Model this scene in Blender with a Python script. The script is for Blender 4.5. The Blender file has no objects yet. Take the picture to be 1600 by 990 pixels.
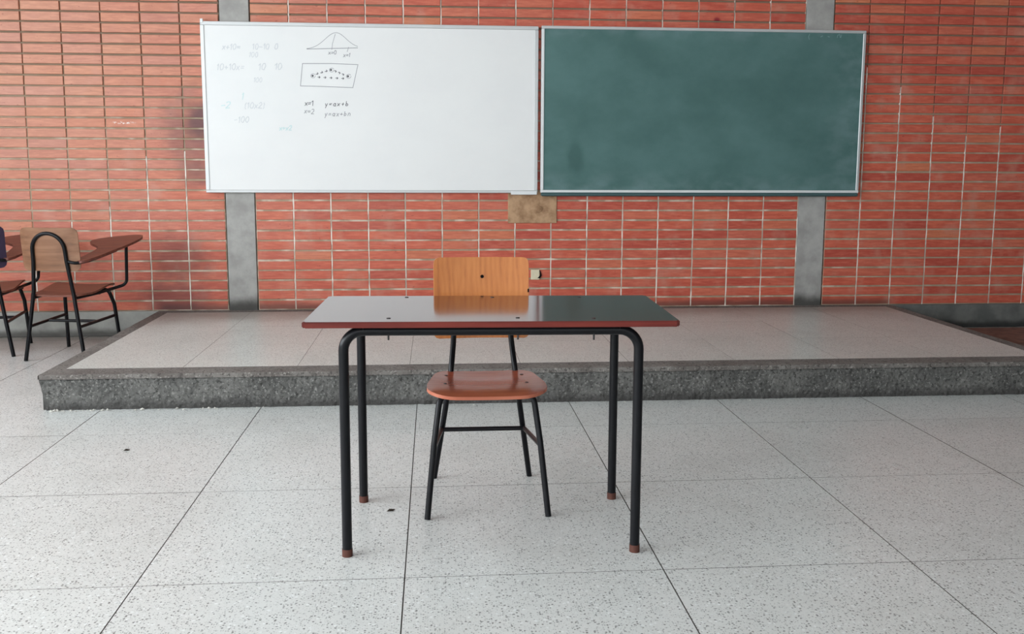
import bpy, bmesh, math, random
from mathutils import Vector, Matrix, noise

# ------------------------------------------------------------------ camera
C = bpy.context.scene.collection
SC = bpy.context.scene
random.seed(7)
H = 1.22                                    # camera height
cam = bpy.data.cameras.new('camera')
co = bpy.data.objects.new('camera', cam)
C.objects.link(co)
_r = Vector((0.99667871, -0.08134501, 0.00381379))
_u = Vector((0.00685363, 0.13045641, 0.99143036))
_f = Vector((0.08114545, 0.98811139, -0.13058063))
co.matrix_world = Matrix(((_r.x, _u.x, -_f.x, 0), (_r.y, _u.y, -_f.y, 0), (_r.z, _u.z, -_f.z, H), (0, 0, 0, 1)))
cam.sensor_fit = 'HORIZONTAL'
cam.sensor_width = 36.0
cam.lens = 36.0 * 1473.3 / 1600.0
cam.shift_y = -45.0 / 1600.0
cam.clip_start = 0.05
SC.camera = co

# ------------------------------------------------------------------ world, light, exposure
SC.view_settings.view_transform = 'Standard'
SC.view_settings.look = 'None'
SC.view_settings.gamma = 1.0
SC.view_settings.use_curve_mapping = False
SC.view_settings.exposure = 0.16
world = bpy.data.worlds.new('world')
SC.world = world
world.use_nodes = True
bg = world.node_tree.nodes['Background']
bg.inputs[0].default_value = (0.78, 0.88, 1.0, 1)
bg.inputs[1].default_value = 1.5
# room extents
XL, XR, YB, D, ZC = -4.788, 5.378, -4.47, 6.792, 3.3


def area(name, loc, rot, sx, sy, power, col):
    l = bpy.data.lights.new(name, 'AREA')
    l.shape = 'RECTANGLE'
    l.size, l.size_y, l.energy, l.color = sx, sy, power, col
    o = bpy.data.objects.new(name, l)
    o.location, o.rotation_euler = loc, rot
    C.objects.link(o)
    return o


# daylight arriving through the window openings of the left wall and of the wall behind the camera
WIN_L = [(-3.6, -0.8), (-0.4, 2.6), (3.0, 5.2)]      # y ranges
WIN_Z = (1.0, 2.7)
WIN_B = [(-3.8, -0.6), (0.2, 3.4)]             # x ranges
for (a, b), pw in zip(WIN_L, (200, 220, 82)):
    area('window_daylight', (XL - 0.12, (a + b) / 2, sum(WIN_Z) / 2), (0, -math.pi / 2, 0), WIN_Z[1] - WIN_Z[0], b - a, pw, (0.915, 0.965, 1.0))
for a, b in WIN_B:
    area('window_daylight', ((a + b) / 2, YB - 0.12, sum(WIN_Z) / 2), (math.pi / 2, 0, 0), b - a, WIN_Z[1] - WIN_Z[0], 26, (1.0, 0.98, 0.95))

# ------------------------------------------------------------------ material helpers
class NT:
    def __init__(s, name):
        s.m = bpy.data.materials.new(name)
        s.m.use_nodes = True
        s.t = s.m.node_tree
        s.b = s.t.nodes['Principled BSDF']

    def n(s, typ, **kw):
        nd = s.t.nodes.new(typ)
        for k, v in kw.items():
            if k.startswith('i_'):
                key = k[2:]
                nd.inputs[int(key) if key.isdigit() else key].default_value = v
            else:
                setattr(nd, k, v)
        return nd

    def l(s, a, b):
        s.t.links.new(a, b)

    def val(s, x, sock):
        if hasattr(x, 'is_output'):
            s.l(x, sock)
        else:
            sock.default_value = x

    def math(s, op, a, b=0.0, c=0.0, clamp=False):
        nd = s.n('ShaderNodeMath', operation=op, use_clamp=clamp)
        s.val(a, nd.inputs[0]); s.val(b, nd.inputs[1]); s.val(c, nd.inputs[2])
        return nd.outputs[0]

    def vmath(s, op, a, b=(0, 0, 0)):
        nd = s.n('ShaderNodeVectorMath', operation=op)
        s.val(a, nd.inputs[0]); s.val(b, nd.inputs[1])
        return nd.outputs[0]

    def mix(s, f, a, b, blend='MIX'):
        nd = s.n('ShaderNodeMix', data_type='RGBA', blend_type=blend)
        s.val(f, nd.inputs[0])
        for x, k in ((a, 6), (b, 7)):
            s.val(x if hasattr(x, 'is_output') else (*x[:3], 1), nd.inputs[k])
        return nd.outputs[2]

    def noise(s, vec, scale, detail=2, rough=0.5):
        nd = s.n('ShaderNodeTexNoise')
        nd.inputs['Scale'].default_value = scale
        nd.inputs['Detail'].default_value = detail
        nd.inputs['Roughness'].default_value = rough
        if vec is not None:
            s.l(vec, nd.inputs['Vector'])
        return nd.outputs['Fac']

    def ramp(s, f, stops):
        nd = s.n('ShaderNodeValToRGB')
        e = nd.color_ramp.elements
        while len(e) < len(stops):
            e.new(0.5)
        for el, (p, c) in zip(e, stops):
            el.position = p
            el.color = (*c[:3], 1) if not isinstance(c, (int, float)) else (c, c, c, 1)
        s.l(f, nd.inputs[0])
        return nd.outputs[0]

    def step(s, f, lo, hi, a=0.0, b=1.0):
        nd = s.n('ShaderNodeMapRange', interpolation_type='SMOOTHSTEP')
        s.val(f, nd.inputs[0])
        nd.inputs[1].default_value, nd.inputs[2].default_value = lo, hi
        nd.inputs[3].default_value, nd.inputs[4].default_value = a, b
        return nd.outputs[0]

    def pos(s):
        return s.n('ShaderNodeNewGeometry').outputs['Position']

    def obj(s):
        return s.n('ShaderNodeTexCoord').outputs['Object']

    def scale(s, vec, xyz):
        return s.vmath('MULTIPLY', vec, xyz)

    def sep(s, vec):
        nd = s.n('ShaderNodeSeparateXYZ')
        s.l(vec, nd.inputs[0])
        return nd.outputs

    def bump(s, h, strength, dist=0.002):
        nd = s.n('ShaderNodeBump')
        nd.inputs['Strength'].default_value = strength
        nd.inputs['Distance'].default_value = dist
        s.l(h, nd.inputs['Height'])
        s.l(nd.outputs[0], s.b.inputs['Normal'])

    def out(s, col=None, rough=None, spec=0.5, metal=0.0, coat=0.0):
        if col is not None:
            s.val(col if hasattr(col, 'is_output') else (*col[:3], 1), s.b.inputs['Base Color'])
        if rough is not None:
            s.val(rough, s.b.inputs['Roughness'])
        s.b.inputs['Specular IOR Level'].default_value = spec
        s.b.inputs['Metallic'].default_value = metal
        if coat:
            s.b.inputs['Coat Weight'].default_value = coat
            s.b.inputs['Coat Roughness'].default_value = 0.08
        return s.m


def blob(N, p, c, r, ext=(1, 1, 1)):
    """soft spot (0..1) around a place on a surface, its edge broken up by noise"""
    d = N.vmath('MULTIPLY', N.vmath('SUBTRACT', p, c), ext)
    ln = N.n('ShaderNodeVectorMath', operation='LENGTH')
    N.l(d, ln.inputs[0])
    q = N.math('ADD', ln.outputs['Value'], N.math('MULTIPLY', N.math('SUBTRACT', N.noise(p, 9, 4), 0.5), r * 0.8))
    return N.step(q, r * 0.3, r, 1.0, 0.0)


def mat_brick():
    N = NT('fired clay brick')
    p = N.pos()
    oi = N.n('ShaderNodeObjectInfo')
    isl = N.n('ShaderNodeNewGeometry').outputs['Random Per Island']
    wn = N.n('ShaderNodeTexWhiteNoise', noise_dimensions='4D')
    N.l(oi.outputs['Location'], wn.inputs['Vector'])
    N.l(isl, wn.inputs['W'])
    sp = N.sep(wn.outputs['Color'])
    tone = N.ramp(sp[0], [(0.0, (.47, .066, .042)), (0.3, (.57, .094, .054)), (0.6, (.62, .112, .060)), (0.85, (.58, .124, .076)), (0.97, (.62, .145, .080)), (1.0, (.64, .20, .09))])
    # paler salmon bricks to the upper left, window light put into their colour
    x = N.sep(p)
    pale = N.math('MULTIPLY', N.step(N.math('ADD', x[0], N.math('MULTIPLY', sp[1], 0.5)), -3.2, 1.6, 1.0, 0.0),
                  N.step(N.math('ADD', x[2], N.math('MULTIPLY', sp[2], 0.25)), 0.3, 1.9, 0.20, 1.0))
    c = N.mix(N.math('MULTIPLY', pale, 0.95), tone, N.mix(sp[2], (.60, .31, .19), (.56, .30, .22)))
    # streaky clay
    st = N.noise(N.scale(p, (6, 6, 45)), 2.0, 4, 0.6)
    c = N.mix(N.step(st, 0.35, 0.75), N.mix(0.28, c, (.30, .05, .035), 'MIX'), N.mix(0.20, c, (.80, .32, .20)))
    bl = N.noise(p, 7, 3)
    c = N.mix(N.step(bl, 0.50, 0.80, 0, 0.55), c, (.58, .27, .20))
    sm = N.noise(N.scale(p, (30, 1, 70)), 1.0, 2)
    c = N.mix(N.step(sm, 0.70, 0.76, 0, 0.5), c, (.18, .03, .03))
    # darker along the foot of the wall; grimy smudges left by hands and erasers
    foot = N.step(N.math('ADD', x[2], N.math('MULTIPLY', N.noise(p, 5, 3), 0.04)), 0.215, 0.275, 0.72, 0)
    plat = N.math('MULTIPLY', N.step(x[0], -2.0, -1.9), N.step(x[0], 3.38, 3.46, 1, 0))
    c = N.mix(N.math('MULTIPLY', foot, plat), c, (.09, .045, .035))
    for cc, r, e, a in (((-1.60, D, 1.50), .15, (1, .1, .8), .75), ((-1.66, D, 1.42), .30, (1, .1, .7), .45), ((-1.66, D, 1.14), .14, (.8, .1, 1), .40), ((-1.80, D, .55), .24, (.8, .1, 1), .38), ((-1.85, D, .26), .22, (.7, .1, 1), .5)):
        c = N.mix(N.math('MULTIPLY', blob(N, p, cc, r, e), a), c, (.085, .035, .045))
    c = N.mix(blob(N, p, (2.02, D, 2.245), .028, (.8, .1, 1)), c, (.25, .012, .02))
    c = N.mix(N.math('MULTIPLY', N.math('MULTIPLY', blob(N, p, (-2.14, D, 1.492), .035, (.40, .1, 3)), N.step(N.noise(p, 60, 3), .46, .56)), .9), c, (.80, .76, .72))
    N.bump(N.noise(p, 160, 3), 0.35, 0.001)
    return N.out(c, 0.55, 0.45)


def mat_mortar():
    N = NT('cement mortar')
    p = N.pos()
    x = N.sep(p)
    c = N.mix(N.noise(p, 14, 4), (.27, .20, .135), (.47, .36, .255))
    mid = N.math('MULTIPLY', N.step(x[2], 1.25, 1.95, 1, 0), N.step(x[0], -3.3, -1.9, 0.25, 1))
    mid = N.math('MULTIPLY', mid, N.step(x[0], 2.4, 3.6, 1, 0.3))
    wh = N.math('MULTIPLY', N.step(N.noise(N.scale(p, (5, 1, 9)), 1.6, 3), 0.44, 0.72), mid)
    c = N.mix(N.math('MULTIPLY', wh, .85), c, (.72, .62, .51))
    dk = N.math('MULTIPLY', N.step(x[2], 1.2, 2.3), 0.6)  # upper joints darker: shade of the recesses put into the mortar colour
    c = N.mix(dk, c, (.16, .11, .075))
    N.bump(N.noise(p, 200, 2), 0.5, 0.002)
    return N.out(c, 0.9, 0.2)


def mat_mortar_white():
    N = NT('whitewashed pointing')
    p = N.pos()
    c = N.mix(N.step(N.noise(N.scale(p, (20, 1, 6)), 1.5, 3), 0.42, 0.60), (.50, .43, .36), (.86, .80, .72))
    N.bump(N.noise(p, 200, 2), 0.5, 0.002)
    return N.out(c, 0.85, 0.2)


def mat_concrete(name, a, b, dark_foot=None, bumpy=0.6, spots=True, sc=1.0):
    N = NT(name)
    p = N.pos()
    c = N.mix(N.step(N.noise(p, 6 * sc, 5, 0.6), 0.3, 0.7), a, b)
    if spots:
        c = N.mix(N.step(N.noise(p, 70, 3), 0.54, 0.64, 0, .7), c, tuple(v * 0.35 for v in a))
        c = N.mix(N.step(N.noise(N.vmath('ADD', p, (3, 3, 3)), 95, 2), 0.58, 0.68, 0, .7), c, tuple(min(1, v * 1.7) for v in b))
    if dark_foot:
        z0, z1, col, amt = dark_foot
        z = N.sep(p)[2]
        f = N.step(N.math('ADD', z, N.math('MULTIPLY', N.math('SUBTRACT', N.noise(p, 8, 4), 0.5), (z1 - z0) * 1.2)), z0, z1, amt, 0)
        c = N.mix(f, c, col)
    h = N.math('ADD', N.noise(p, 60, 4), N.math('MULTIPLY', N.noise(p, 220, 2), 0.5))
    N.bump(h, bumpy, 0.004)
    return N.out(c, 0.85, 0.3)


def mat_terrazzo(name, base, warm, chip_scale, rough):
    N = NT(name)
    p = N.pos()
    oi = N.n('ShaderNodeObjectInfo').outputs['Random']
    c = N.mix(N.noise(p, 1.3, 3), base, warm)
    c = N.mix(N.math('MULTIPLY', oi, 0.10), c, tuple(v * 0.6 for v in base))
    for sc, lo, hi, col, amt, ax in ((chip_scale, .70, .74, (.10, .105, .10), .9, .36), (chip_scale * 1.6, .62, .70, (.17, .18, .175), .75, .42),
                                 (chip_scale * 0.8, .82, .9, (.86, .88, .88), .55, .45), (chip_scale * 2.3, .6, .9, (.33, .33, .32), .5, .5)):
        v = N.n('ShaderNodeTexVoronoi')
        v.inputs['Scale'].default_value = sc
        N.l(N.vmath('ADD', p, (sc * .37, sc * .11, 0)), v.inputs['Vector'])
        rnd = N.sep(v.outputs['Color'])[0]
        f = N.math('MULTIPLY', N.step(rnd, lo, hi), N.step(v.outputs['Distance'], ax * .75, ax, 1, 0))
        c = N.mix(N.math('MULTIPLY', f, amt), c, col)
    dirt = N.noise(N.scale(p, (1.1, .9, 1)), 2.2, 2, 0.5)
    c = N.mix(N.step(dirt, 0.45, 0.75, 0, 0.16), c, (.30, .29, .26))
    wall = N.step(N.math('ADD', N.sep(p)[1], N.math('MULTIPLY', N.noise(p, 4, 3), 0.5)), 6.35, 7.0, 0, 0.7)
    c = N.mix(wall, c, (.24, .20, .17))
    r = N.math('ADD', rough, N.math('MULTIPLY', dirt, 0.22))
    return N.out(c, r, 0.5)


def mat_wood(name, a, b, dark, axis, rough, scale=1.0, coat=0.0, spec=0.5):
    N = NT(name)
    o = N.obj()
    s = [26 * scale, 26 * scale, 26 * scale]
    s[axis] = 1.6 * scale
    v = N.scale(o, tuple(s))
    g = N.noise(v, 1.0, 5, 0.65)
    wv = N.n('ShaderNodeTexWave', wave_type='BANDS', bands_direction=['Y', 'X', 'X'][axis])
    wv.inputs['Scale'].default_value = 9 * scale
    wv.inputs['Distortion'].default_value = 7
    wv.inputs['Detail'].default_value = 2
    s2 = [1.0, 1.0, 1.0]
    s2[axis] = 0.18
    N.l(N.scale(o, tuple(s2)), wv.inputs['Vector'])
    f = N.math('ADD', N.math('MULTIPLY', g, 0.84), N.math('MULTIPLY', wv.outputs['Fac'], 0.16))
    c = N.ramp(f, [(0.22, dark), (0.42, a), (0.68, b)])
    c = N.mix(N.step(N.noise(o, 5, 3), 0.55, 0.8, 0, .3), c, dark)
    return N.out(c, rough, spec, 0, coat)


def mat_plain(name, col, rough, spec=0.5, metal=0.0, var=0.12, scale=30):
    N = NT(name)
    p = N.obj()
    c = N.mix(N.noise(p, scale, 3), tuple(v * (1 - var) for v in col), tuple(min(1, v * (1 + var)) for v in col))
    return N.out(c, rough, spec, metal)


def mat_black_tube():
    N = NT('worn black enamel')
    o = N.obj()
    w = N.step(N.noise(o, 38, 4, 0.7), 0.70, 0.78, 0, 0.5)
    c = N.mix(w, (.0045, .0045, .006), (.05, .036, .03))
    return N.out(c, 0.30, 0.22)


def mat_whiteboard():
    N = NT('glossy white board')
    p = N.pos()
    c = N.mix(N.step(N.noise(N.scale(p, (1, 1, 1.5)), 3, 5, 0.6), 0.3, 0.8), (.80, .80, .79), (.775, .775, .77))
    # faint blue grey haze where old writing was wiped off
    z = blob(N, p, (-1.25, D, 1.82), .55, (1, .1, 1))
    c = N.mix(N.math('MULTIPLY', z, 0.06), c, (.58, .71, .71))
    return N.out(c, 0.30, 0.5)


def mat_chalkboard():
    N = NT('green slate board')
    p = N.pos()
    a = N.noise(N.scale(p, (1.0, 1, 1.4)), 1.8, 5, 0.62)
    c = N.mix(N.step(a, 0.3, 0.72), (.064, .140, .130), (.096, .190, .182))
    x = N.sep(p)
    edge = N.math('MAXIMUM', N.step(x[2], 1.02, 1.22, 1, 0), N.step(x[2], 2.06, 2.18))
    edge = N.math('MAXIMUM', edge, N.step(x[0], 2.7, 3.12))
    sm = N.math('MULTIPLY', N.step(N.noise(N.scale(p, (2.5, 1, 4)), 2.5, 4), 0.35, 0.75), edge)
    c = N.mix(N.math('MULTIPLY', sm, 0.5), c, (.20, .30, .31))
    c = N.mix(N.math('MULTIPLY', blob(N, p, (1.0, D, 1.28), .12, (1.4, .1, .7)), .5), c, (.030, .085, .075))
    c = N.mix(N.step(N.noise(p, 240, 2), 0.6, 0.8, 0, .22), c, (.16, .26, .25))
    return N.out(c, 0.6, 0.3)


M = {
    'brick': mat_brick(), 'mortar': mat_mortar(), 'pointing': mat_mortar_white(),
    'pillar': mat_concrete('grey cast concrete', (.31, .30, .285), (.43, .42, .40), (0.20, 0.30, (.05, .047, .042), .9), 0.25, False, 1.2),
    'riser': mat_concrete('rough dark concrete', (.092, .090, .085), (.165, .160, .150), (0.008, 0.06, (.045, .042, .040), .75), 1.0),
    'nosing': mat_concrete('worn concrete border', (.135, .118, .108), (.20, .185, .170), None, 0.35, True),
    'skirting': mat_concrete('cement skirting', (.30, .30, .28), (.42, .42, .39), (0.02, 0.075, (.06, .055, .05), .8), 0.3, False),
    'skirting_dark': mat_concrete('dark cement skirting', (.10, .105, .098), (.17, .17, .16), (0.02, 0.075, (.02, .02, .02), .8), 0.3, False),  # darker cement tone for the length right of the platform
    'terrazzo': mat_terrazzo('speckled terrazzo', (.645, .66, .645), (.69, .69, .665), 98, 0.20),
    'terrazzo2': mat_terrazzo('pale terrazzo', (.60, .63, .605), (.645, .66, .62), 110, 0.24),
    'grout': mat_plain('dark joint filler', (.09, .08, .07), 0.9),
    'plaster': mat_plain('white wall paint', (.72, .73, .72), 0.8, 0.3, 0, 0.04, 2),
    'greypaint': mat_plain('grey wall paint', (.20, .20, .20), 0.8, 0.3, 0, 0.1, 2),
    'table_wood': mat_wood('dark red lacquered wood', (.075, .020, .016), (.10, .026, .019), (.045, .013, .011), 0, 0.11, 1.0, 0.25, 1.0),
    'table_edge': mat_wood('red brown table edge', (.115, .016, .012), (.19, .028, .018), (.05, .009, .008), 0, 0.45, 1.0, 0.0, 0.25),
    'oak': mat_wood('orange oak veneer', (.47, .150, .030), (.54, .190, .043), (.33, .090, .018), 2, 0.38, 1.7),
    'seat_wood': mat_wood('red brown varnished seat', (.31, .078, .044), (.35, .092, .052), (.26, .062, .036), 0, 0.24),
    'seat_edge': mat_wood('bare plywood edge', (.46, .13, .07), (.52, .17, .10), (.34, .09, .05), 0, 0.5),
    'old_wood': mat_wood('worn brown veneer', (.20, .088, .042), (.29, .145, .080), (.10, .040, .02), 0, 0.42, 1.2),
    'old_seat': mat_wood('dull red brown veneer', (.16, .048, .028), (.22, .072, .042), (.08, .024, .014), 0, 0.4),
    'purple': mat_plain('dark purple fabric', (.022, .010, .032), 0.6, 0.3),
    'tablet_wood': mat_wood('red brown writing board', (.13, .034, .022), (.19, .055, .034), (.06, .016, .012), 0, 0.38),
    'black': mat_black_tube(),
    'rust': mat_plain('rusty bare steel', (.095, .035, .025), 0.7, 0.3),
    'screw': mat_plain('dark screw', (.02, .018, .018), 0.5),
    'alu': mat_plain('dull aluminium frame', (.56, .57, .57), 0.38, 0.5, 0.35, 0.06, 12),
    'alu_light': mat_plain('pale aluminium frame', (.74, .76, .76), 0.4, 0.5, 0.1, 0.05, 12),
    'tray': mat_plain('dark green tray', (.045, .095, .098), 0.5),
    'white': mat_whiteboard(), 'green': mat_chalkboard(),
    'ink': mat_plain('grey marker ink', (.12, .12, .13), 0.6, 0.2),
    'ink_light': mat_plain('pale marker ink', (.33, .33, .35), 0.6, 0.2),
    'ink_faint': mat_plain('wiped marker ink', (.63, .65, .67), 0.6, 0.2),
    'ink_blue': mat_plain('wiped blue ink', (.58, .72, .72), 0.6, 0.2),
    'chalk': mat_plain('chalk line', (.22, .34, .33), 0.9, 0.1),
    'cover': mat_concrete('stained brown cover', (.27, .15, .08), (.50, .32, .19), None, 0.3, False, 2.2),
    'cream': mat_plain('cream plastic', (.70, .62, .45), 0.5, 0.4),
    'hole': mat_plain('black crack', (.006, .005, .005), 0.9, 0.1),
    'patch_slab': mat_concrete('reddish floor patch', (.15, .085, .065), (.24, .13, .10), None, 0.5, False, 2.0),
    'crumb': mat_plain('plaster crumb', (.62, .60, .55), 0.9, 0.2),
    'dirt': mat_plain('dry leaf', (.045, .035, .028), 0.9, 0.1),
    'window_metal': mat_plain('white window steel', (.7, .7, .7), 0.5),
}

# ------------------------------------------------------------------ mesh helpers
def mesh(name, verts, faces, mats, fmat=None, smooth=False):
    me = bpy.data.meshes.new(name)
    me.from_pydata([tuple(v) for v in verts], [], faces)
    for m in (mats if isinstance(mats, (list, tuple)) else [mats]):
        me.materials.append(M[m])
    if fmat:
        for p, k in zip(me.polygons, fmat):
            p.material_index = k
    if smooth:
        for p in me.polygons:
            p.use_smooth = True
    me.update()
    return me


def link(name, me, parent=None, loc=(0, 0, 0), rot=(0, 0, 0), **props):
    o = bpy.data.objects.new(name, me)
    C.objects.link(o)
    o.location, o.rotation_euler = loc, rot
    if parent:
        o.parent = parent
    for k, v in props.items():
        o[k] = v
    return o


def thing(name, label, cat, loc=(0, 0, 0), rz=0.0, group=None, kind=None):
    o = link(name, None, None, loc, (0, 0, rz), label=label, category=cat)
    o.empty_display_size = 0.1
    if group:
        o['group'] = group
    if kind:
        o['kind'] = kind
    return o


class MB:
    """collects shapes into one mesh"""
    def __init__(s):
        s.v, s.f, s.k = [], [], []

    def add(s, v, f, k=0):
        n = len(s.v)
        s.v += [Vector(a) for a in v]
        s.f += [tuple(i + n for i in q) for q in f]
        s.k += [k] * len(f)
        return s

    def box(s, a, b, k=0):
        x0, y0, z0 = a
        x1, y1, z1 = b
        v = [(x0, y0, z0), (x1, y0, z0), (x1, y1, z0), (x0, y1, z0), (x0, y0, z1), (x1, y0, z1), (x1, y1, z1), (x0, y1, z1)]
        return s.add(v, [(0, 3, 2, 1), (4, 5, 6, 7), (0, 1, 5, 4), (1, 2, 6, 5), (2, 3, 7, 6), (3, 0, 4, 7)], k)

    def cbox(s, a, b, c, k=0):
        """box with chamfered edges on all sides"""
        bm = bmesh.new()
        t = MB().box(a, b)
        vs = [bm.verts.new(q) for q in t.v]
        for q in t.f:
            bm.faces.new([vs[i] for i in q])
        bmesh.ops.bevel(bm, geom=list(bm.edges), offset=c, segments=1, affect='EDGES')
        bm.verts.index_update()
        s.add([q.co.copy() for q in bm.verts], [tuple(x.index for x in q.verts) for q in bm.faces], k)
        bm.free()
        return s

    def tube(s, pts, r, seg=14, cap=True, k=0):
        pts = [Vector(p) for p in pts]
        n = len(pts)
        t = [(pts[min(i + 1, n - 1)] - pts[max(i - 1, 0)]).normalized() for i in range(n)]
        ref = Vector((0, 0, 1)) if abs(t[0].z) < 0.9 else Vector((1, 0, 0))
        u = t[0].cross(ref).normalized()
        v, f = [], []
        for i in range(n):
            u = (u - t[i] * u.dot(t[i])).normalized()
            w = t[i].cross(u)
            for j in range(seg):
                a = 2 * math.pi * j / seg
                v.append(pts[i] + (u * math.cos(a) + w * math.sin(a)) * r)
        for i in range(n - 1):
            for j in range(seg):
                j2 = (j + 1) % seg
                f.append((i * seg + j, i * seg + j2, (i + 1) * seg + j2, (i + 1) * seg + j))
        if cap:
            f.append(tuple(range(seg))[::-1])
            f.append(tuple((n - 1) * seg + j for j in range(seg)))
        return s.add(v, f, k)

    def done(s, name, mats, smooth=False):
        me = mesh(name, s.v, s.f, mats, s.k)
        bm = bmesh.new()
        bm.from_mesh(me)
        bmesh.ops.recalc_face_normals(bm, faces=bm.faces)
        bm.to_mesh(me)
        bm.free()
        if smooth:
            for p in me.polygons:
                p.use_smooth = True
            me.set_sharp_from_angle(angle=math.radians(40))
        return me


def fillet(pts, r, n=7):
    """polyline with its inner corners rounded"""
    pts = [Vector(p) for p in pts]
    out = [pts[0]]
    for i in range(1, len(pts) - 1):
        a, b, c = pts[i - 1], pts[i], pts[i + 1]
        d1, d2 = (a - b).normalized(), (c - b).normalized()
        ang = d1.angle(d2)
        L = min(r / math.tan(ang / 2), (a - b).length * 0.49, (c - b).length * 0.49)
        p0, p1 = b + d1 * L, b + d2 * L
        rr = L * math.tan(ang / 2)
        cen = b + (d1 + d2).normalized() * (rr / math.sin(ang / 2))
        for j in range(n + 1):
            t = j / n
            q = (p0 * (1 - t) + p1 * t) - cen
            if q.length > 1e-6:
                q = q.normalized() * rr
            out.append(cen + q)
    out.append(pts[-1])
    return out


def tube_obj(name, pts, r, parent, mat='black', seg=14, **props):
    return link(name, MB().tube(pts, r, seg).done(name, mat, True), parent, **props)


def sheet(name, width, rows, cols, thick, deform, mats):
    """board bent by deform(s, t); width(t) gives (left, right) edges for t in 0..1; rim gets the second material"""
    top, bot = [], []
    ts = [0.5 - 0.5 * math.cos(math.pi * i / rows) for i in range(rows + 1)]
    v = []
    for t in ts:
        l, r, y = width(t)
        for j in range(cols + 1):
            s = j / cols
            s = 0.5 - 0.5 * math.cos(math.pi * s)
            v.append((l + (r - l) * s, y))
    P = [deform(*a) for a in v]
    eps = 1e-3
    nrm = []
    for x, y in v:
        a = Vector(deform(x + eps, y)) - Vector(deform(x - eps, y))
        b = Vector(deform(x, y + eps)) - Vector(deform(x, y - eps))
        nrm.append(a.cross(b).normalized())
    vt = [Vector(p) + n * thick / 2 for p, n in zip(P, nrm)]
    vb = [Vector(p) - n * thick / 2 for p, n in zip(P, nrm)]
    N = len(v)
    W = cols + 1
    f, k = [], []
    for i in range(rows):
        for j in range(cols):
            a, b, c, d = i * W + j, i * W + j + 1, (i + 1) * W + j + 1, (i + 1) * W + j
            f.append((a, b, c, d)); k.append(0)
            f.append((N + d, N + c, N + b, N + a)); k.append(0)
    ring = [j for j in range(W)] + [i * W + cols for i in range(1, rows + 1)] + [rows * W + j for j in range(cols - 1, -1, -1)] + [i * W for i in range(rows - 1, 0, -1)]
    for a, b in zip(ring, ring[1:] + ring[:1]):
        f.append((b, a, N + a, N + b)); k.append(1 if len(mats) > 1 else 0)
    me = mesh(name, vt + vb, f, mats, k)
    for p in me.polygons:
        p.use_smooth = True
    me.set_sharp_from_angle(angle=math.radians(50))
    return me


def round_rect(hw, y0, y1, r):
    def w(t):
        y = y0 + (y1 - y0) * t
        d = min(y - y0, y1 - y)
        k = hw if d >= r else hw - r + math.sqrt(max(0, r * r - (r - d) ** 2))
        return -k, k, y
    return w


# ------------------------------------------------------------------ floor
FX, FT, FY, FS = -0.8782, 0.78190, 2.6833, 0.79468       # tile grid measured from the joints
PX0, PX1, PY0, PZ = -1.955, 3.425, 4.724, 0.1789          # platform outline
floor = link('floor', MB().box((XL, YB, -0.12), (XR, D + 0.2, -0.006)).done('floor', 'grout'), None, kind='structure',
             label='grey terrazzo tile floor with thin dark joints', category='floor')


def tile_mesh(w, h, mat='terrazzo', depth=0.012):
    gx, gy = (0.0013, 0.0006) if mat == 'terrazzo' else (0.0006, 0.0002)
    b = MB()
    b.cbox((gx, gy, -depth), (w - gx, h - gy, 0), 0.0006 if mat == 'terrazzo' else 0.0003)
    me = b.done('tile', [mat, 'grout'])
    for p in me.polygons:
        p.material_index = 0 if p.normal.z > 0.95 else 1
    return me


tile_cache = {}


def tile(x0, y0, x1, y1, z, parent, mat):
    key = (round(x1 - x0, 4), round(y1 - y0, 4), mat)
    if key not in tile_cache:
        tile_cache[key] = tile_mesh(key[0], key[1], mat)
    return link('tile', tile_cache[key], parent, (x0, y0, z - random.uniform(0, 0.0006)))


for i in range(-5, 8):
    for j in range(-9, 6):
        x0, y0 = FX + i * FT, FY + j * FS
        x1, y1 = x0 + FT, y0 + FS
        y1 = min(y1, D - 0.004)
        if y1 - y0 < 0.02 or (x0 > PX0 and x1 < PX1 and y0 > PY0):
            continue
        tile(x0, y0, x1, y1, 0.0, floor, 'terrazzo')

# ------------------------------------------------------------------ back wall: three brick bays between two concrete pillars
BX0, BA, BC, BZ0 = -1.2583, 0.26226, 0.070877, 0.1786
PLW, PRW = 0.2105, 0.2136
BX1 = BX0 + 15 * BA
JV, JH = 0.0090, 0.0125


def brick_mesh(seed):
    rnd = random.Random(seed)
    hx, hz, c = (BA - JV) / 2, (BC - JH) / 2, 0.0022
    j = lambda s: rnd.uniform(-s, s)
    v = []
    for (y, d, s) in ((0.03, 0, 0), (c, 0, 0.0006), (0, c, 0.0007)):
        for sx, sz in ((-1, -1), (1, -1), (1, 1), (-1, 1)):
            v.append((sx * (hx - d) + j(s * 1.5), y + (j(0.0005) if d else 0), sz * (hz - d) + j(s * 1.3)))
    f = []
    for k in (0, 4):
        for i in range(4):
            i2 = (i + 1) % 4
            f.append((k + i, k + i2, k + 4 + i2, k + 4 + i))
    f.append((8, 9, 10, 11))
    return v, f


BV = [brick_mesh(100 + i) for i in range(8)]
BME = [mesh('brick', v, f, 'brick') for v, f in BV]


def depth_at(x, z):
    """how deep the joint sits behind the brick face"""
    d = 0.0035 + 0.011 * min(1, max(0, (z - 1.0) / 1.1)) * (0.55 + 0.45 * min(1, abs(x - 0.7) / 2.5))
    return d


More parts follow.
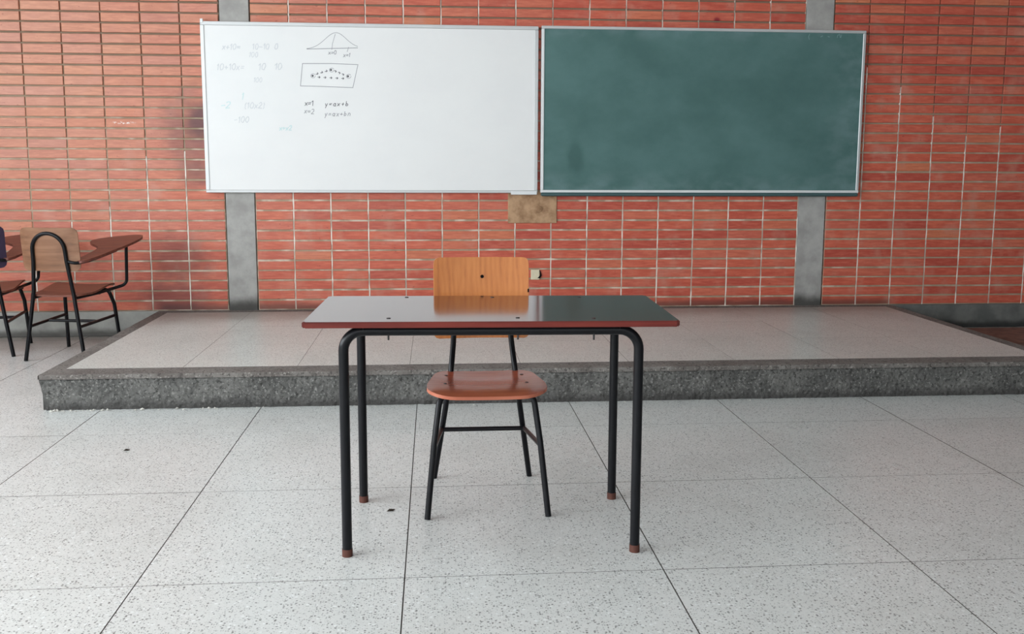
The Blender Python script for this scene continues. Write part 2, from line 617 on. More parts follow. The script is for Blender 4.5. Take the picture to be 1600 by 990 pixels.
def bay(cols_x, visible, lo_x, hi_x, name, label):
    """cols_x: left edges of the columns; visible(i, n): brick seen singly; the rest joined"""
    b = MB()
    nx, nz = 16, 40
    v = []
    for iz in range(nz + 1):
        for ix in range(nx + 1):
            x = lo_x + (hi_x - lo_x) * ix / nx
            z = BZ0 + (ZC - BZ0) * iz / nz
            v.append((x, D + depth_at(x, z), z))
    f = [(a, a + 1, a + nx + 2, a + nx + 1) for iz in range(nz) for a in range(iz * (nx + 1), iz * (nx + 1) + nx)]
    b.add(v, f)
    b.box((lo_x, D + 0.03, 0), (hi_x, D + 0.15, ZC))
    wall = link(name, b.done(name, 'mortar'), None, kind='structure', label=label, category='wall')
    rest = MB()
    top = int((ZC - BZ0) / BC)
    for i, x in enumerate(cols_x):
        for n in range(top + 1):
            z = BZ0 + n * BC + BC / 2
            if z + BC / 2 > ZC:
                continue
            dx, dy, dz = random.uniform(-.0012, .0012), random.uniform(-.0015, .0010), random.uniform(-.0010, .0010)
            p = (x + BA / 2 + dx, D + dy, z + dz)
            if visible(x, n):
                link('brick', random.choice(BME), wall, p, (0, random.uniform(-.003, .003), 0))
            else:
                vv, ff = random.choice(BV)
                rest.add([Vector(q) + Vector(p) for q in vv], ff)
    if rest.v:
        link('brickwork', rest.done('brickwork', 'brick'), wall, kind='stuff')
    # raised whitish pointing in the upright joints, only on the lower part of the wall
    jm = MB()
    for i, x in enumerate(cols_x[1:] + [cols_x[-1] + BA] if cols_x[-1] > cols_x[0] else cols_x):
        if x < lo_x + 0.05 or x > hi_x - 0.05:
            pass
        ztop = 2.9
        if x < -1.6:
            ztop = 0.75 + 0.75 * max(0, (x + 3.1) / 1.5)
        if x > 3.0:
            ztop = 2.15 - 0.75 * (x - 3.0) / 1.2
        ztop += random.uniform(-.25, .12)
        z = BZ0
        pts = []
        while z < ztop:
            pts.append((x + random.uniform(-.0015, .0015), z, 0.0030 + random.uniform(0, 0.0014)))
            z += 0.035
        for (xa, za, ra), (xb, zb, rb) in zip(pts, pts[1:]):
            y = D + 0.0012 + 0.004 * max(0, (za - 1.2) / 1.2)
            jm.add([(xa - ra, y, za), (xa + ra, y, za), (xb + rb, y, zb), (xb - rb, y, zb),
                    (xa - ra, y + .02, za), (xa + ra, y + .02, za), (xb + rb, y + .02, zb), (xb - rb, y + .02, zb)],
                   [(0, 1, 2, 3), (0, 3, 7, 4), (1, 5, 6, 2)])
    if jm.v:
        link('pointing', jm.done('pointing', 'pointing'), wall, kind='stuff')
    return wall


left_cols = [BX0 - PLW - (i + 1) * BA for i in range(13)]
left_cols = [x for x in left_cols if x > XL - BA]
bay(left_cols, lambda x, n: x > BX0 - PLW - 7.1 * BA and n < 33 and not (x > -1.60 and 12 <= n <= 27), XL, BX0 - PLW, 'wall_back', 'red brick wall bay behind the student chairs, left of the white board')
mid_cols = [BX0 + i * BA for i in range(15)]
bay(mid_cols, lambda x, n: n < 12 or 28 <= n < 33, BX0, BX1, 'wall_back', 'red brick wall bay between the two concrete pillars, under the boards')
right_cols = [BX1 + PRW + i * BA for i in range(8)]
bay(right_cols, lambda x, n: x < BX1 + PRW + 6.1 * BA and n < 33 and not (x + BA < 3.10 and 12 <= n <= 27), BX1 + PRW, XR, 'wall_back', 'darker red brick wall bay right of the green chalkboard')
for x0, w, lab in ((BX0 - PLW, PLW, 'grey concrete pillar strip behind the white board'), (BX1, PRW, 'grey concrete pillar strip behind the green chalkboard')):
    b = MB().cbox((x0 + 0.006, D + 0.001, 0.0), (x0 + w - 0.006, D + 0.15, ZC), 0.003)
    link('pillar', b.done('pillar', 'pillar'), None, kind='structure', label=lab, category='pillar')

# ------------------------------------------------------------------ other walls, ceiling, windows (outside the picture)
def wall_with_openings(name, horizontal, c0, c1, ops, at, thick):
    b = MB()
    cuts = [c0] + [q for o in ops for q in o] + [c1]

    def bx(a, bb, z0, z1):
        if horizontal:
            b.box((a, at - thick, z0), (bb, at, z1))
        else:
            b.box((at - thick, a, z0), (at, bb, z1))
    bx(c0, c1, 0, WIN_Z[0])
    bx(c0, c1, WIN_Z[1], ZC)
    for i in range(0, len(cuts), 2):
        bx(cuts[i], cuts[i + 1], WIN_Z[0], WIN_Z[1])
    return link(name, b.done(name, 'plaster'), None, kind='structure', label='plain painted wall with window openings, outside the picture', category='wall')


wall_with_openings('wall_left', False, YB, D + 0.15, WIN_L, XL, 0.1)
wall_with_openings('wall_rear', True, XL, XR, WIN_B, YB, 0.1)
link('wall_right', MB().box((XR, YB, 0), (XR + 0.1, D + 0.15, ZC)).done('wall_right', 'greypaint'), None, kind='structure', label='plain painted wall on the right side, outside the picture', category='wall')
link('ceiling', MB().box((XL, YB, ZC), (XR, D + 0.15, ZC + 0.1)).done('ceiling', 'plaster'), None, kind='structure', label='plain white ceiling above the picture', category='ceiling')
wi = 0
for ops, hor in ((WIN_L, False), (WIN_B, True)):
    for a, bb in ops:
        wi += 1
        b = MB()

        def bar(p0, p1, z0, z1):
            if hor:
                b.box((p0, YB - 0.07, z0), (p1, YB - 0.03, z1))
            else:
                b.box((XL - 0.07, p0, z0), (XL - 0.03, p1, z1))
        n = 4
        for i in range(n + 1):
            q = a + (bb - a) * i / n
            bar(q - 0.02, q + 0.02, *WIN_Z)
        for z in (WIN_Z[0] + 0.02, sum(WIN_Z) / 2, WIN_Z[1] - 0.02):
            bar(a, bb, z - 0.02, z + 0.02)
        link('window_%d' % wi, b.done('window', 'window_metal'), None, kind='structure', label='white steel window frame in a side opening, outside the picture', category='window')

for x0, x1 in ((XL, PX0 + 0.02), (PX1 - 0.02, XR)):
    b = MB().cbox((x0, D - 0.012, 0), (x1, D + 0.02, BZ0 - 0.002), 0.004)
    link('baseboard_back', b.done('baseboard_back', 'skirting' if x0 == XL else 'skirting_dark'), None, kind='structure',
         label='grey cement skirting under the bricks ' + ('behind the student chairs' if x0 == XL else 'right of the platform'), category='skirting')

# ------------------------------------------------------------------ raised platform
plat = thing('teaching_platform', 'low raised platform with pale tiles and rough dark concrete front edge along the brick wall', 'platform', ((PX0 + PX1) / 2, PY0, 0))
POFF = Vector(plat.location)


def pl(name, me, **p):
    o = link(name, me, plat, **p)
    o.location = -POFF
    return o


# front face: displaced rough concrete, upper edge chipped
nx, nz = 900, 28
v = []
for iz in range(nz + 1):
    for ix in range(nx + 1):
        x = PX0 + (PX1 - PX0) * ix / nx
        z = (PZ - 0.0225) * iz / nz
        q = Vector((x * 22, 3.1, z * 22))
        h = 0.004 * noise.fractal(q, 0.6, 2.1, 3) + 0.005 * noise.noise(Vector((x * 70, 3, z * 70))) + 0.004 * noise.noise(Vector((x * 6, 9, z * 9)))
        h += 0.006 * (1 - iz / nz) ** 2
        if iz == nz:
            h = -0.004 + 0.008 * noise.fractal(Vector((x * 30, 7, 0)), .6, 2, 3)
        sk = 0.03 * (1 - iz / nz) * (1 - ix / nx)
        v.append((x + sk, PY0 + 0.006 - max(-0.006, min(0.012, h)) + 0.002, z))
f = [(a, a + 1, a + nx + 2, a + nx + 1) for iz in range(nz) for a in range(iz * (nx + 1), iz * (nx + 1) + nx)]
pl('riser', mesh('riser', v, f, 'riser', None, True))
b = MB()
b.box((PX0 + 0.012, PY0 + 0.014, 0), (PX1 - 0.004, D - 0.001, PZ - 0.022))
pl('core', b.done('core', 'riser'))
# border strip, four mitred pieces with a worn front edge
IX0, IX1, IY0, IY1 = -1.872, 3.340, 4.864, 6.690


def strip(o0, o1, i1, i0, n, wear):
    """quad strip o0-o1 outer edge, i0-i1 inner edge, thickness 22 mm"""
    vv, ff = [], []
    for k in range(n + 1):
        t = k / n
        o = Vector(o0).lerp(Vector(o1), t)
        i = Vector(i0).lerp(Vector(i1), t)
        d = (i - o).normalized()
        wv = wear * (0.5 + noise.fractal(Vector((t * n * .35, o.x, o.y)), .6, 2, 3))
        wv = max(0, wv)
        oo = o + d * wv
        for p, z in ((i, PZ), (oo + d * 0.004, PZ), (oo, PZ - 0.004), (oo, PZ - 0.0225)):
            vv.append((p.x, p.y, z))
    for k in range(n):
        for j in range(3):
            a = k * 4 + j
            ff.append((a, a + 1, a + 5, a + 4))
    return mesh('border_strip', vv, ff, 'nosing')


pl('border_strip', strip((PX0, PY0 - 0.004, 0), (PX1, PY0 - 0.004, 0), (IX1, IY0, 0), (IX0, IY0, 0), 300, 0.006))
pl('border_strip', strip((PX1, PY0 - 0.004, 0), (PX1, D - 0.002, 0), (IX1, IY1, 0), (IX1, IY0, 0), 100, 0.003))
pl('border_strip', strip((PX1, D - 0.002, 0), (PX0, D - 0.002, 0), (IX0, IY1, 0), (IX1, IY1, 0), 20, 0.0))
pl('border_strip', strip((PX0, D - 0.002, 0), (PX0, PY0 - 0.004, 0), (IX0, IY0, 0), (IX0, IY1, 0), 100, 0.003))
nc, nr = 9, 3
for i in range(nc):
    for j in range(nr):
        tw, th = (IX1 - IX0) / nc, (IY1 - IY0) / nr
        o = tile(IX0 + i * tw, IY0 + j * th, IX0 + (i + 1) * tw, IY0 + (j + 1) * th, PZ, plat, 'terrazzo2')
        o.location = Vector(o.location) - POFF + Vector((0, 0, 0.0008))
# crumbs of plaster lying along the foot of the front face
cr = MB()
for i in range(90):
    t = random.random() ** 2.2
    x = PX0 + 0.06 + t * 4.6
    y = PY0 - 0.008 - abs(random.gauss(0, 0.014))
    s = random.uniform(0.002, 0.0065) * (1.3 if x < -1.1 else 0.8)
    p = Vector((x, y, s * 0.5))
    a = random.uniform(0, 6.28)
    e1, e2 = Vector((math.cos(a), math.sin(a), 0)) * s * random.uniform(.8, 2.0), Vector((-math.sin(a), math.cos(a), 0)) * s
    e3 = Vector((0, 0, s * .5))
    cr.add([p + e1, p + e2, p - e1, p - e2, p + e3 * 1.6, p - e3], [(0, 1, 4), (1, 2, 4), (2, 3, 4), (3, 0, 4), (1, 0, 5), (2, 1, 5), (3, 2, 5), (0, 3, 5)])
pl('plaster_crumbs', cr.done('plaster_crumbs', 'crumb'), kind='stuff')

# ------------------------------------------------------------------ boards
def frame_pieces(root, x0, x1, z0, z1, w, yf, yb, mats, wb=None):
    wb = wb or w
    for nm, a, bb, m in (('frame_rail', (x0, z1 - w), (x1, z1), mats[0]), ('frame_rail', (x0, z0), (x1, z0 + wb), mats[1]),
                         ('frame_stile', (x0, z0 + wb), (x0 + w, z1 - w), mats[2]), ('frame_stile', (x1 - w, z0 + wb), (x1, z1 - w), mats[3])):
        me = MB().cbox((a[0], yf, a[1]), (bb[0], yb, bb[1]), 0.003).done(nm, m)
        o = link(nm, me, root)
        o.location = -Vector(root.location)


WX0, WX1, WZ0, WZ1 = -1.586, 0.735, 1.0135, 2.1765
wb = thing('whiteboard', 'large white marker board with faint writing, left of the green chalkboard', 'whiteboard', ((WX0 + WX1) / 2, D, WZ0))
WO = -Vector(wb.location)
link('panel', MB().box((WX0 + 0.008, D - 0.036, WZ0 + 0.008), (WX1 - 0.008, D - 0.003, WZ1 - 0.008)).done('panel', 'white'), wb, WO)
frame_pieces(wb, WX0, WX1, WZ0, WZ1, 0.026, D - 0.042, D - 0.002, ('alu', 'alu', 'alu_light', 'alu'), 0.020)
link('rail_end', MB().cbox((0.545, D - 0.046, WZ0 - 0.012), (WX1 - 0.004, D - 0.004, WZ0 + 0.014), 0.003).done('rail_end', 'alu_light'), wb, WO)
link('corner_tab', MB().cbox((WX0 + 0.002, D - 0.045, WZ1 - 0.012), (WX0 + 0.022, D - 0.03, WZ1 + 0.016), 0.003).done('corner_tab', 'alu_light'), wb, WO)

# hand writing: strokes given on a drawing grid (unit 4.39 mm, origin at the board's upper left corner)
GU = 0.00439


class Pen:
    def __init__(s):
        s.b = MB()

    def stroke(s, pts, w=0.0042, y=D - 0.0364):
        P = [Vector((WX0 + (u - 311 - 0.052 * (v - 32)) * GU, y, WZ1 - (v - 32 - 0.0189 * (u - 311)) * 0.00433)) for u, v in pts]
        for a, c in zip(P, P[1:]):
            d = (c - a)
            if d.length < 1e-6:
                continue
            d.normalize()
            n = Vector((-d.z, 0, d.x)) * w / 2
            e = d * w * 0.3
            s.i = (getattr(s, 'i', 0) + 1) % 24
            lift = Vector((0, -1.2e-5 * s.i, 0))
            a, c = a + lift, c + lift
            s.b.add([a - n - e, c - n + e, c + n + e, a + n - e], [(0, 1, 2, 3)])

    def text(s, t, u, v, h, w=0.0042, dx=0.0, dy=0.0):
        """small handwriting, u, v = left end of the base line, h = height of a digit"""
        for ch in t:
            g = GLYPH.get(ch)
            if g:
                for line in g[1]:
                    s.stroke([(u + (x + yy * .12 + random.uniform(-.05, .05)) * h, v - (yy + random.uniform(-.05, .05)) * h) for x, yy in line], w)
            adv = (g[0] if g else 0.6) * h + h * 0.22 + dx
            u += adv
            v += dy * adv


def arc(cx, cy, rx, ry, a0, a1, n=10):
    return [(cx + rx * math.cos(math.radians(a0 + (a1 - a0) * i / n)), cy + ry * math.sin(math.radians(a0 + (a1 - a0) * i / n))) for i in range(n + 1)]


GLYPH = {
    '0': (.55, [arc(.28, .5, .27, .5, 90, 450, 14)]), '1': (.25, [[(0, .75), (.2, 1), (.2, 0)]]),
    '2': (.55, [arc(.27, .72, .25, .28, 160, -30, 8) + [(.02, 0), (.58, .02)]]),
    '=': (.5, [[(0, .55), (.5, .57)], [(0, .28), (.5, .3)]]), '+': (.5, [[(0, .4), (.5, .4)], [(.25, .15), (.25, .68)]]),
    '-': (.5, [[(0, .4), (.5, .42)]]), 'x': (.45, [[(0, .6), (.45, 0)], [(.45, .6), (0, 0)]]),
    'a': (.5, [arc(.22, .3, .22, .3, 40, 360, 10) + [(.46, .62), (.46, .05), (.54, 0)]]),
    'b': (.45, [[(.05, 1), (.03, 0)], arc(.2, .28, .2, .28, 170, -170, 10)]),
    'y': (.45, [[(0, .6), (.2, .1)], [(.45, .62), (.1, -.4)]]), 'n': (.5, [[(0, 0), (.02, .6)], arc(.24, .3, .22, .3, 180, 0, 8) + [(.47, 0)]]),
    '(': (.22, [arc(.3, .45, .25, .62, 120, 240, 8)]), ')': (.22, [arc(-.05, .45, .25, .62, 60, -60, 8)]), '.': (.1, [[(0, 0), (.05, .05)]]),
}
pen = Pen()
pen.text('x=1', 475.5, 164.5, 7.5)
pen.text('y=ax+b', 507, 165.8, 7.0, dx=1.6)
for nx_, ny_ in ((486.3, 117.8), (514.6, 108.8), (541.5, 119)):
    pen.stroke(arc(nx_, ny_, .8, .8, 0, 360, 8), 0.008)
for (a, c), n in ((((490, 115.8), (511, 109.8)), 3), (((519, 109.6), (537, 117.2)), 3), (((491.5, 119.8), (538, 122.6)), 5)):
    for i in range(n):
        t0, t1 = i / n + .06, (i + .70) / n
        p0 = (a[0] + (c[0] - a[0]) * t0, a[1] + (c[1] - a[1]) * t0)
        p1 = (a[0] + (c[0] - a[0]) * t1, a[1] + (c[1] - a[1]) * t1)
        pen.stroke([p0, p1], 0.004)
        pen.stroke([(p1[0] - 1.6, p1[1] - 1.6), p1, (p1[0] - 1.6, p1[1] + 1.4)], 0.004)
link('writing', pen.b.done('writing', 'ink'), wb, WO, kind='stuff', label='small dark marker writing')
pen = Pen()
bell = [(476 + 79 * t, 75.9 - 1.2 * t - 24.5 * math.exp(-((t - .56) / .29) ** 2)) for t in [i / 24 for i in range(25)]]
pen.stroke(bell, 0.0032)
pen.stroke([(476, 76), (555, 74.6)], 0.0046)
pen.stroke([(519.5, 53), (515.6, 68), (515, 77)], 0.0032)
pen.stroke([(541, 73.5), (539, 80.5)], 0.0034)
pen.text('x=0', 510, 84.5, 6.0)
pen.text('x=1', 533.5, 88.5, 6.0)
pen.stroke([(470, 98.5), (515, 98.8), (556.5, 100.8), (549.8, 137), (500, 134.6), (467.8, 133.5), (470, 98.5)], 0.0042)
for nx_, ny_ in ((486.3, 117.8), (515, 109), (542, 119)):
    pen.stroke(arc(nx_ + .6, ny_, 3.6, 3.2, 0, 330, 12), 0.003)
pen.text('x=2', 475, 176.5, 7.5, dy=.12)
pen.text('y=ax+bn', 507, 181.5, 7.0, dx=1.2)
link('writing', pen.b.done('writing', 'ink_light'), wb, WO, kind='stuff', label='thin grey marker drawing of a bell curve and a box')
pen = Pen()
pen.text('10+10x=', 338, 107.5, 9.5, 0.005)
pen.text('10', 402, 108, 10, 0.005)
pen.text('10', 427, 108, 10, 0.005)
pen.text('x+10=', 346, 76, 8.5, 0.005)
pen.text('10-10 0', 392, 76, 8.5, 0.005)
pen.text('100', 387, 88, 7.5, 0.004)
pen.text('100', 395, 127, 7.0, 0.004)
pen.text('-100', 366, 190, 9, 0.005)
pen.text('(10x2)', 382, 168, 9, 0.005)
link('writing', pen.b.done('writing', 'ink_faint'), wb, WO, kind='stuff', label='nearly wiped off pale grey writing')
pen = Pen()
pen.text('-2', 346, 167, 10, 0.006)
pen.text('1', 377, 154, 10, 0.006)
pen.text('x+x2', 437, 203, 7, 0.006)
link('writing', pen.b.done('writing', 'ink_blue'), wb, WO, kind='stuff', label='nearly wiped off pale blue writing')

GX0, GX1, GZ0, GZ1 = 0.757, 3.113, 0.992, 2.182
gb = thing('chalkboard', 'large green chalkboard with pale metal frame, right of the white board', 'chalkboard', ((GX0 + GX1) / 2, D, GZ0))
GO = -Vector(gb.location)
link('panel', MB().box((GX0 + 0.006, D - 0.036, GZ0 + 0.02), (GX1 - 0.006, D - 0.003, GZ1 - 0.006)).done('panel', 'green'), gb, GO)
frame_pieces(gb, GX0, GX1, GZ0 + 0.024, GZ1, 0.021, D - 0.042, D - 0.002, ('alu', 'alu_light', 'alu_light', 'alu'), 0.020)
link('chalk_tray', MB().cbox((GX0 + 0.004, D - 0.052, GZ0), (GX1 - 0.006, D - 0.004, GZ0 + 0.026), 0.006).done('chalk_tray', 'tray'), gb, GO, label='dark green tray under the frame')
pen = Pen()
for pts in ([(1287, 56), (1285.5, 60), (1287, 65)], [(1334, 62), (1334.5, 58), (1338, 57), (1339, 62)], [(1340, 62), (1341, 57)], [(1306, 61), (1309, 59)], [(1318, 60), (1321, 61)]):
    pen.stroke(pts, 0.004)
link('chalk_marks', pen.b.done('chalk_marks', 'chalk'), gb, GO, kind='stuff')

# ------------------------------------------------------------------ wall bits
cp = thing('cover_plate', 'stained brown rectangular cover on the bricks under the gap between the boards', 'cover plate', (0.702, D, 0.90))
cb = MB()
cb.cbox((-0.176, -0.008, -0.104), (0.178, 0.004, 0.125), 0.003)
link('plate', cb.done('plate', 'cover'), cp)
link('lump', sheet('lump', lambda t: (-.045 * math.sin(math.pi * (.06 + .88 * t)), .045 * math.sin(math.pi * (.06 + .88 * t)), -.03 + .06 * t), 6, 6, 0.006,
                   lambda x, y: (0.03 + x, -0.009 - 0.006 * max(0, 1 - (x / .045) ** 2 - (y / .03) ** 2), y), ['cover']), cp)
so = thing('wall_socket', 'small cream square wall socket low on the bricks beside the wooden chair back', 'socket', (0.731, D, 0.420))
link('plate', MB().cbox((-0.036, -0.008, -0.036), (0.028, 0.004, 0.037), 0.003).done('plate', 'cream'), so)
cr = MB()
prev = None
for i in range(7):
    t = i / 6
    x = 0.028 + 0.008 * math.sin(t * 2.6) - 0.012 * (t > .7) * (t - .7) / .3
    w = 0.003 + 0.007 * t * t
    z = 0.034 - 0.058 * t
    if prev:
        cr.add([(prev[0] - prev[1], -.010, prev[2]), (prev[0] + prev[1], -.010, prev[2]), (x + w, -.010, z), (x - w, -.010, z),
                (prev[0] - prev[1], -.001, prev[2]), (prev[0] + prev[1], -.001, prev[2]), (x + w, -.001, z), (x - w, -.001, z)],
               [(0, 1, 2, 3), (0, 3, 7, 4), (1, 5, 6, 2), (0, 4, 5, 1), (3, 2, 6, 7)])
    prev = (x, w, z)
link('cable', cr.done('cable', 'hole'), so, label='black stub at the right edge of the socket')

# ------------------------------------------------------------------ teacher's table
tb = thing('table', 'dark red wooden table with black tube legs in the middle of the room', 'table', (0.181, 3.080, 0), math.radians(-1.9))
TZ = 0.75
b = MB()
hx, hy, th = 0.571, 0.278, 0.019
bm = bmesh.new()
t0 = MB().box((-hx, -hy - 0.008, TZ - th), (hx, hy, TZ))
vs = [bm.verts.new(q) for q in t0.v]
for q in t0.f:
    bm.faces.new([vs[i] for i in q])
bmesh.ops.bevel(bm, geom=[e for e in bm.edges if abs(e.verts[0].co.z - e.verts[1].co.z) > 0.01], offset=0.008, segments=4, affect='EDGES')
bmesh.ops.bevel(bm, geom=[e for e in bm.edges if len(e.link_faces) == 2 and e.calc_face_angle() > 1.0], offset=0.0025, segments=2, affect='EDGES')
me = bpy.data.meshes.new('tabletop')
bm.to_mesh(me)
bm.free()
me.materials.append(M['table_wood'])
me.materials.append(M['table_edge'])
for p in me.polygons:
    p.material_index = 0 if abs(p.normal.z) > 0.9 else 1
link('tabletop', me, tb)
LX, LY, LR, RZ, BR = 0.4535, 0.239, 0.0155, TZ - th - 0.0158, 0.062
for sy in (-1, 1):
    y = sy * LY
    link('rail', MB().tube([(-LX + BR, y, RZ), (LX - BR, y, RZ)], LR, 16).done('rail', 'black', True), tb)
    for sx in (-1, 1):
        pts = [(sx * LX, y, 0.0)] + fillet([(sx * LX, y, 0.03), (sx * LX, y, RZ), (sx * (LX - BR), y, RZ)], BR, 10)
        # keep the full bend: fillet shortens it when the last piece is short
        pts = [(sx * LX, y, 0.0), (sx * LX, y, RZ - BR)] + [(sx * (LX - BR + BR * math.cos(a)), y, RZ - BR + BR * math.sin(a)) for a in [math.pi / 2 * i / 10 for i in range(1, 11)]]
        lg = link('leg', MB().tube(pts, LR, 16).done('leg', 'black', True), tb)
        fc = link('foot_cap', MB().tube([(sx * LX, y, 0), (sx * LX, y, 0.020), (sx * LX, y, 0.024)], LR + 0.0012, 16).done('foot_cap', 'rust', True), lg, label='rusty brown foot of a black leg')
for sx in (-1, 1):
    link('side_rail', MB().tube([(sx * (LX - 0.10), -LY + 0.013, RZ), (sx * (LX - 0.10), LY - 0.013, RZ)], 0.010, 12).done('side_rail', 'black', True), tb)
for bx_, by_ in ((-0.317, -LY + .020), (0.079, -LY + .020), (0.312, -LY + 0.006), (-0.29, LY), (0.013, LY - .005), (0.322, LY - 0.01)):
    bt = link('bolt', MB().tube([(bx_, by_, TZ - 0.004), (bx_, by_, TZ + 0.0014)], 0.0065, 12).done('bolt', 'screw', True), tb)
    bmx = MB().tube([(bx_, by_ - (.014 if by_ < 0 else 0), RZ - 0.030), (bx_, by_ - (.014 if by_ < 0 else 0), RZ + 0.001)], 0.003, 8)
    link('bolt_tip', bmx.done('bolt_tip', 'screw', True), bt)

# ------------------------------------------------------------------ teacher's chair (faces the camera, local front = -y)
ch = thing('chair', 'wooden chair with orange backrest and black legs tucked behind the red table', 'chair', (0.178, 3.362, 0))


def seat_w(t):
    y = -0.254 + 0.384 * t
    # rounded front, widest a third of the way back, narrower rounded back
    w = 0.2095 * (1 - 0.16 * max(0, (y + 0.10)) / 0.23)
    dfront, dback = y + 0.254, 0.130 - y
    if dfront < 0.10:
        w *= 0.52 + 0.48 * math.sqrt(max(0, 1 - (1 - dfront / 0.10) ** 2))
    if dback < 0.07:
        w *= 0.70 + 0.30 * math.sqrt(max(0, 1 - (1 - dback / 0.07) ** 2))
    return -w, w, y


def seat_def(x, y):
    z = 0.441 - 0.012 * math.exp(-((y - .02) / .1) ** 2) * max(0, 1 - (x / .2) ** 2) - 0.010 * max(0, (-y - 0.17) / 0.1) ** 2 + 0.004 * (x / .2) ** 2
    return (x, y, z)


link('seat', sheet('seat', seat_w, 18, 20, 0.012, seat_def, ['seat_wood', 'seat_edge']), ch)


def cback_def(x, y):
    return (x, 0.222 + (y - .56) * 0.12 + 0.016 * (1 - (x / .18) ** 2), y)


link('backrest', sheet('backrest', round_rect(0.1835, 0.552, 0.862, 0.020), 16, 14, 0.010, cback_def, ['oak']), ch)
CR = 0.0108
for sx in (-1, 1):
    rl = [(sx * .187, .216, 0), (sx * .155, .160, .215), (sx * .1215, .115, .440), (sx * .110, .175, .555), (sx * .106, .262, .66), (sx * .105, .276, .76)]
    tube_obj('leg', fillet(rl, 0.25, 5), CR, ch)
    fl = [(sx * .2105, -.218, 0), (sx * .186, -.172, .25), (sx * .166, -.140, .40), (sx * .135, -.125, .431)]
    tube_obj('leg', fillet(fl, 0.05, 5), CR, ch)
    tube_obj('seat_rail', [(sx * .135, -.125, .4235), (sx * .128, .118, .4195)], 0.009, ch)
    tube_obj('side_stretcher', [(sx * .155, .165, .215), (sx * .185, -.168, .242)], 0.0085, ch)
tube_obj('cross_stretcher', [(-.157, .135, .2175), (.157, .135, .2175)], 0.0085, ch)
for bx_, by_ in ((-.145, -.085), (.145, -.085), (-.14, .06), (.14, .06)):
    z = seat_def(bx_, by_)[2]
    link('screw', MB().tube([(bx_, by_, z + .002), (bx_, by_, z + .0078)], .006, 10).done('screw', 'screw', True), ch)
p0 = Vector(cback_def(0.003, 0.788))
link('screw', MB().tube([p0 + Vector((0, -.0075, 0)), p0 + Vector((0, .004, 0))], .0068, 10).done('screw', 'hole', True), ch)
p0 = Vector(cback_def(0.181, 0.735))
link('edge_chip', MB().cbox(p0 + Vector((-.003, -.007, -.007)), p0 + Vector((.003, .003, .007)), .001).done('edge_chip', 'hole'), ch, label='dark chip in the edge of the backrest')

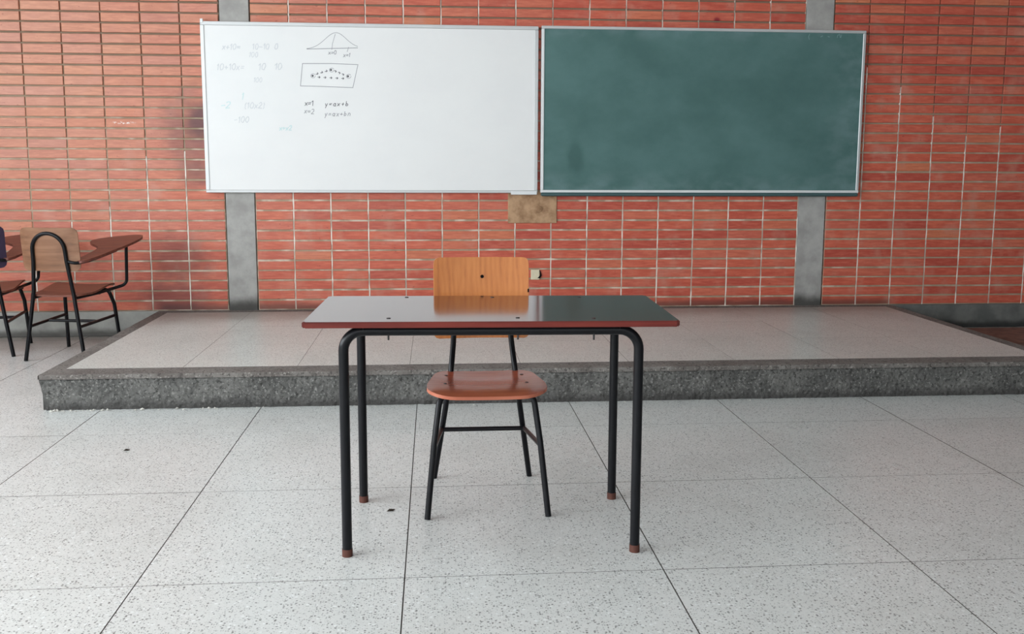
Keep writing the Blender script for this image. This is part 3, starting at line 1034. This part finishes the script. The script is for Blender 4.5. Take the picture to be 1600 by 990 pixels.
# ------------------------------------------------------------------ student chairs with a writing board (local front = +y)
def student_chair(label, loc, rz, back='old_wood', back_label=None):
    t = thing('tablet_chair', label, 'chair', loc, rz, 'student chairs with writing boards')
    R = 0.0118
    for sx in (-1, 1):
        tube_obj('leg', fillet([(sx * .192, -.236, 0), (sx * .158, -.224, .22), (sx * .127, -.214, .430)], .5, 3), R, t)
        tube_obj('leg', fillet([(sx * .182, .232, 0), (sx * .168, .196, .30), (sx * .150, .165, .395), (sx * .10, .158, .402)], .05, 4), R, t)
        tube_obj('side_stretcher', [(sx * .158, -.220, .215), (sx * .170, .204, .225)], .0095, t)
    tube_obj('cross_stretcher', [(-.155, -.02, .220), (.155, -.02, .220)], .0095, t)
    hoop = [(-.127, -.214, .428), (-.106, -.232, .62), (-.103, -.240, .69)]
    hoop += [(-.103 * math.cos(a), -.240 - .012 * math.sin(a), .69 + .103 * math.sin(a)) for a in [math.pi * i / 16 for i in range(1, 16)]]
    hoop += [(.103, -.240, .69), (.106, -.232, .62), (.127, -.214, .428)]
    tube_obj('back_hoop', hoop, R, t)

    def bd(x, y):
        return (x, -.222 - (y - .56) * .10 - .022 * (1 - (x / .18) ** 2) + .020, y)
    link('backrest', sheet('backrest', round_rect(.182, .562, .826, .035), 12, 12, .010, bd, [back]), t, **({'label': back_label} if back_label else {}))

    def sd(x, y):
        z = .405 + .030 * ((y + .2) / .4) - .014 * math.exp(-((y + .06) / .10) ** 2) + .010 * (x / .19) ** 2 - .022 * max(0, (y - .12) / .1) ** 2
        return (x, y, z)
    link('seat', sheet('seat', lambda q: tuple([-1, 1][i] * (.192 * (1 - .10 * (1 - q)) * (0.80 + .20 * math.sqrt(max(0, 1 - (2 * abs(q - .5)) ** 8)))) for i in (0, 1)) + (-.205 + .415 * q,), 14, 12, .011, sd, ['old_seat']), t)
    # tube under the right side of the seat, up to the writing board
    tube_obj('seat_rail', [(-.130, -.210, .392), (-.150, .165, .402)], .0095, t)
    tube_obj('tablet_post', fillet([(.130, -.210, .392), (.165, .0, .398), (.190, .150, .408), (.262, .192, .432), (.292, .150, .700)], .045, 6), .0100, t)
    tube_obj('arm_tube', fillet([(.110, -.228, .620), (.165, -.232, .610), (.215, -.16, .622), (.285, .03, .668)], .05, 5), .0095, t)
    # writing board: narrow arm behind, wide board in front
    out = [(.140, -.190), (.185, -.235), (.245, -.175), (.300, -.03), (.352, .10), (.372, .225), (.335, .285), (.20, .275), (.055, .232), (.030, .185), (.060, .135), (.125, .085), (.172, .030), (.165, -.08)]
    P = [Vector((x, y, 0)) for x, y in out]
    ring = []
    for i in range(len(P)):                               # one round of corner cutting, twice
        a, c = P[i], P[(i + 1) % len(P)]
        ring += [a * .75 + c * .25, a * .25 + c * .75]
    P, ring = ring, []
    for i in range(len(P)):
        a, c = P[i], P[(i + 1) % len(P)]
        ring += [a * .75 + c * .25, a * .25 + c * .75]
    zf = lambda p, dz: (p.x, p.y, .668 + .235 * (p.y + .01) + .05 * (p.x - .2) + dz)
    n = len(ring)
    vt = [zf(p, .0075) for p in ring] + [zf(p, -.0075) for p in ring]
    ff = [tuple(range(n)), tuple(range(2 * n - 1, n - 1, -1))] + [(i, n + i, n + (i + 1) % n, (i + 1) % n) for i in range(n)]
    bmt = bmesh.new()
    vs = [bmt.verts.new(q) for q in vt]
    fs = [bmt.faces.new([vs[i] for i in q]) for q in ff]
    bmesh.ops.recalc_face_normals(bmt, faces=bmt.faces)
    bmesh.ops.triangulate(bmt, faces=fs[:2])
    mt = bpy.data.meshes.new('writing_tablet')
    bmt.to_mesh(mt)
    bmt.free()
    mt.materials.append(M['tablet_wood'])
    link('writing_tablet', mt, t)
    for k in ((.16, .03), (.18, .12)):
        link('bolt', MB().tube([(k[0], k[1], .385), (k[0], k[1], .398)], .006, 8).done('bolt', 'screw', True), t)
    return t


student_chair('student chair with brown plywood back and writing board standing beside the platform corner', (-2.300, 6.155, 0), math.radians(-9.5))
student_chair('student chair cut off by the left edge of the picture, behind the other chair', (-2.888, 6.300, 0), math.radians(9), 'purple', 'dark purple backrest, only its edge in view')

# ------------------------------------------------------------------ odd bits on the floor
bd = thing('floor_patch', 'thin reddish brown slab added for the reddish patch of floor right of the platform', 'floor patch', (4.25, 6.30, 0))  # added slab, stands in for the reddish tone of the floor here
link('patch_slab', MB().cbox((-0.74, -0.30, 0), (0.95, 0.33, 0.022), 0.006).done('patch_slab', 'patch_slab'), bd)


def leaf(loc, rz, s, label):
    b = MB()
    pts = [(0, 0), (.35, .16), (.7, .13), (1, 0), (.7, -.15), (.3, -.13)]
    n = len(pts)
    top = [(x * s, y * s, .0025 + .006 * math.sin(x * 4) ** 2) for x, y in pts]
    bot = [(x, y, z - .0016) for x, y, z in top]
    b.add(top + bot, [tuple(range(n)), tuple(range(2 * n - 1, n - 1, -1))] + [(i, n + i, n + (i + 1) % n, (i + 1) % n) for i in range(n)])
    link('dry_leaf', b.done('dry_leaf', 'dirt'), None, loc, (0, 0, rz), label=label, category='leaf')


leaf((-0.176, 3.226, 0), .3, 0.030, 'dark crumpled leaf scrap on the floor beside the left rear table leg')
leaf((-1.33, 4.02, 0), .1, 0.026, 'small dark scrap lying on the floor tiles left of the table, near the platform')
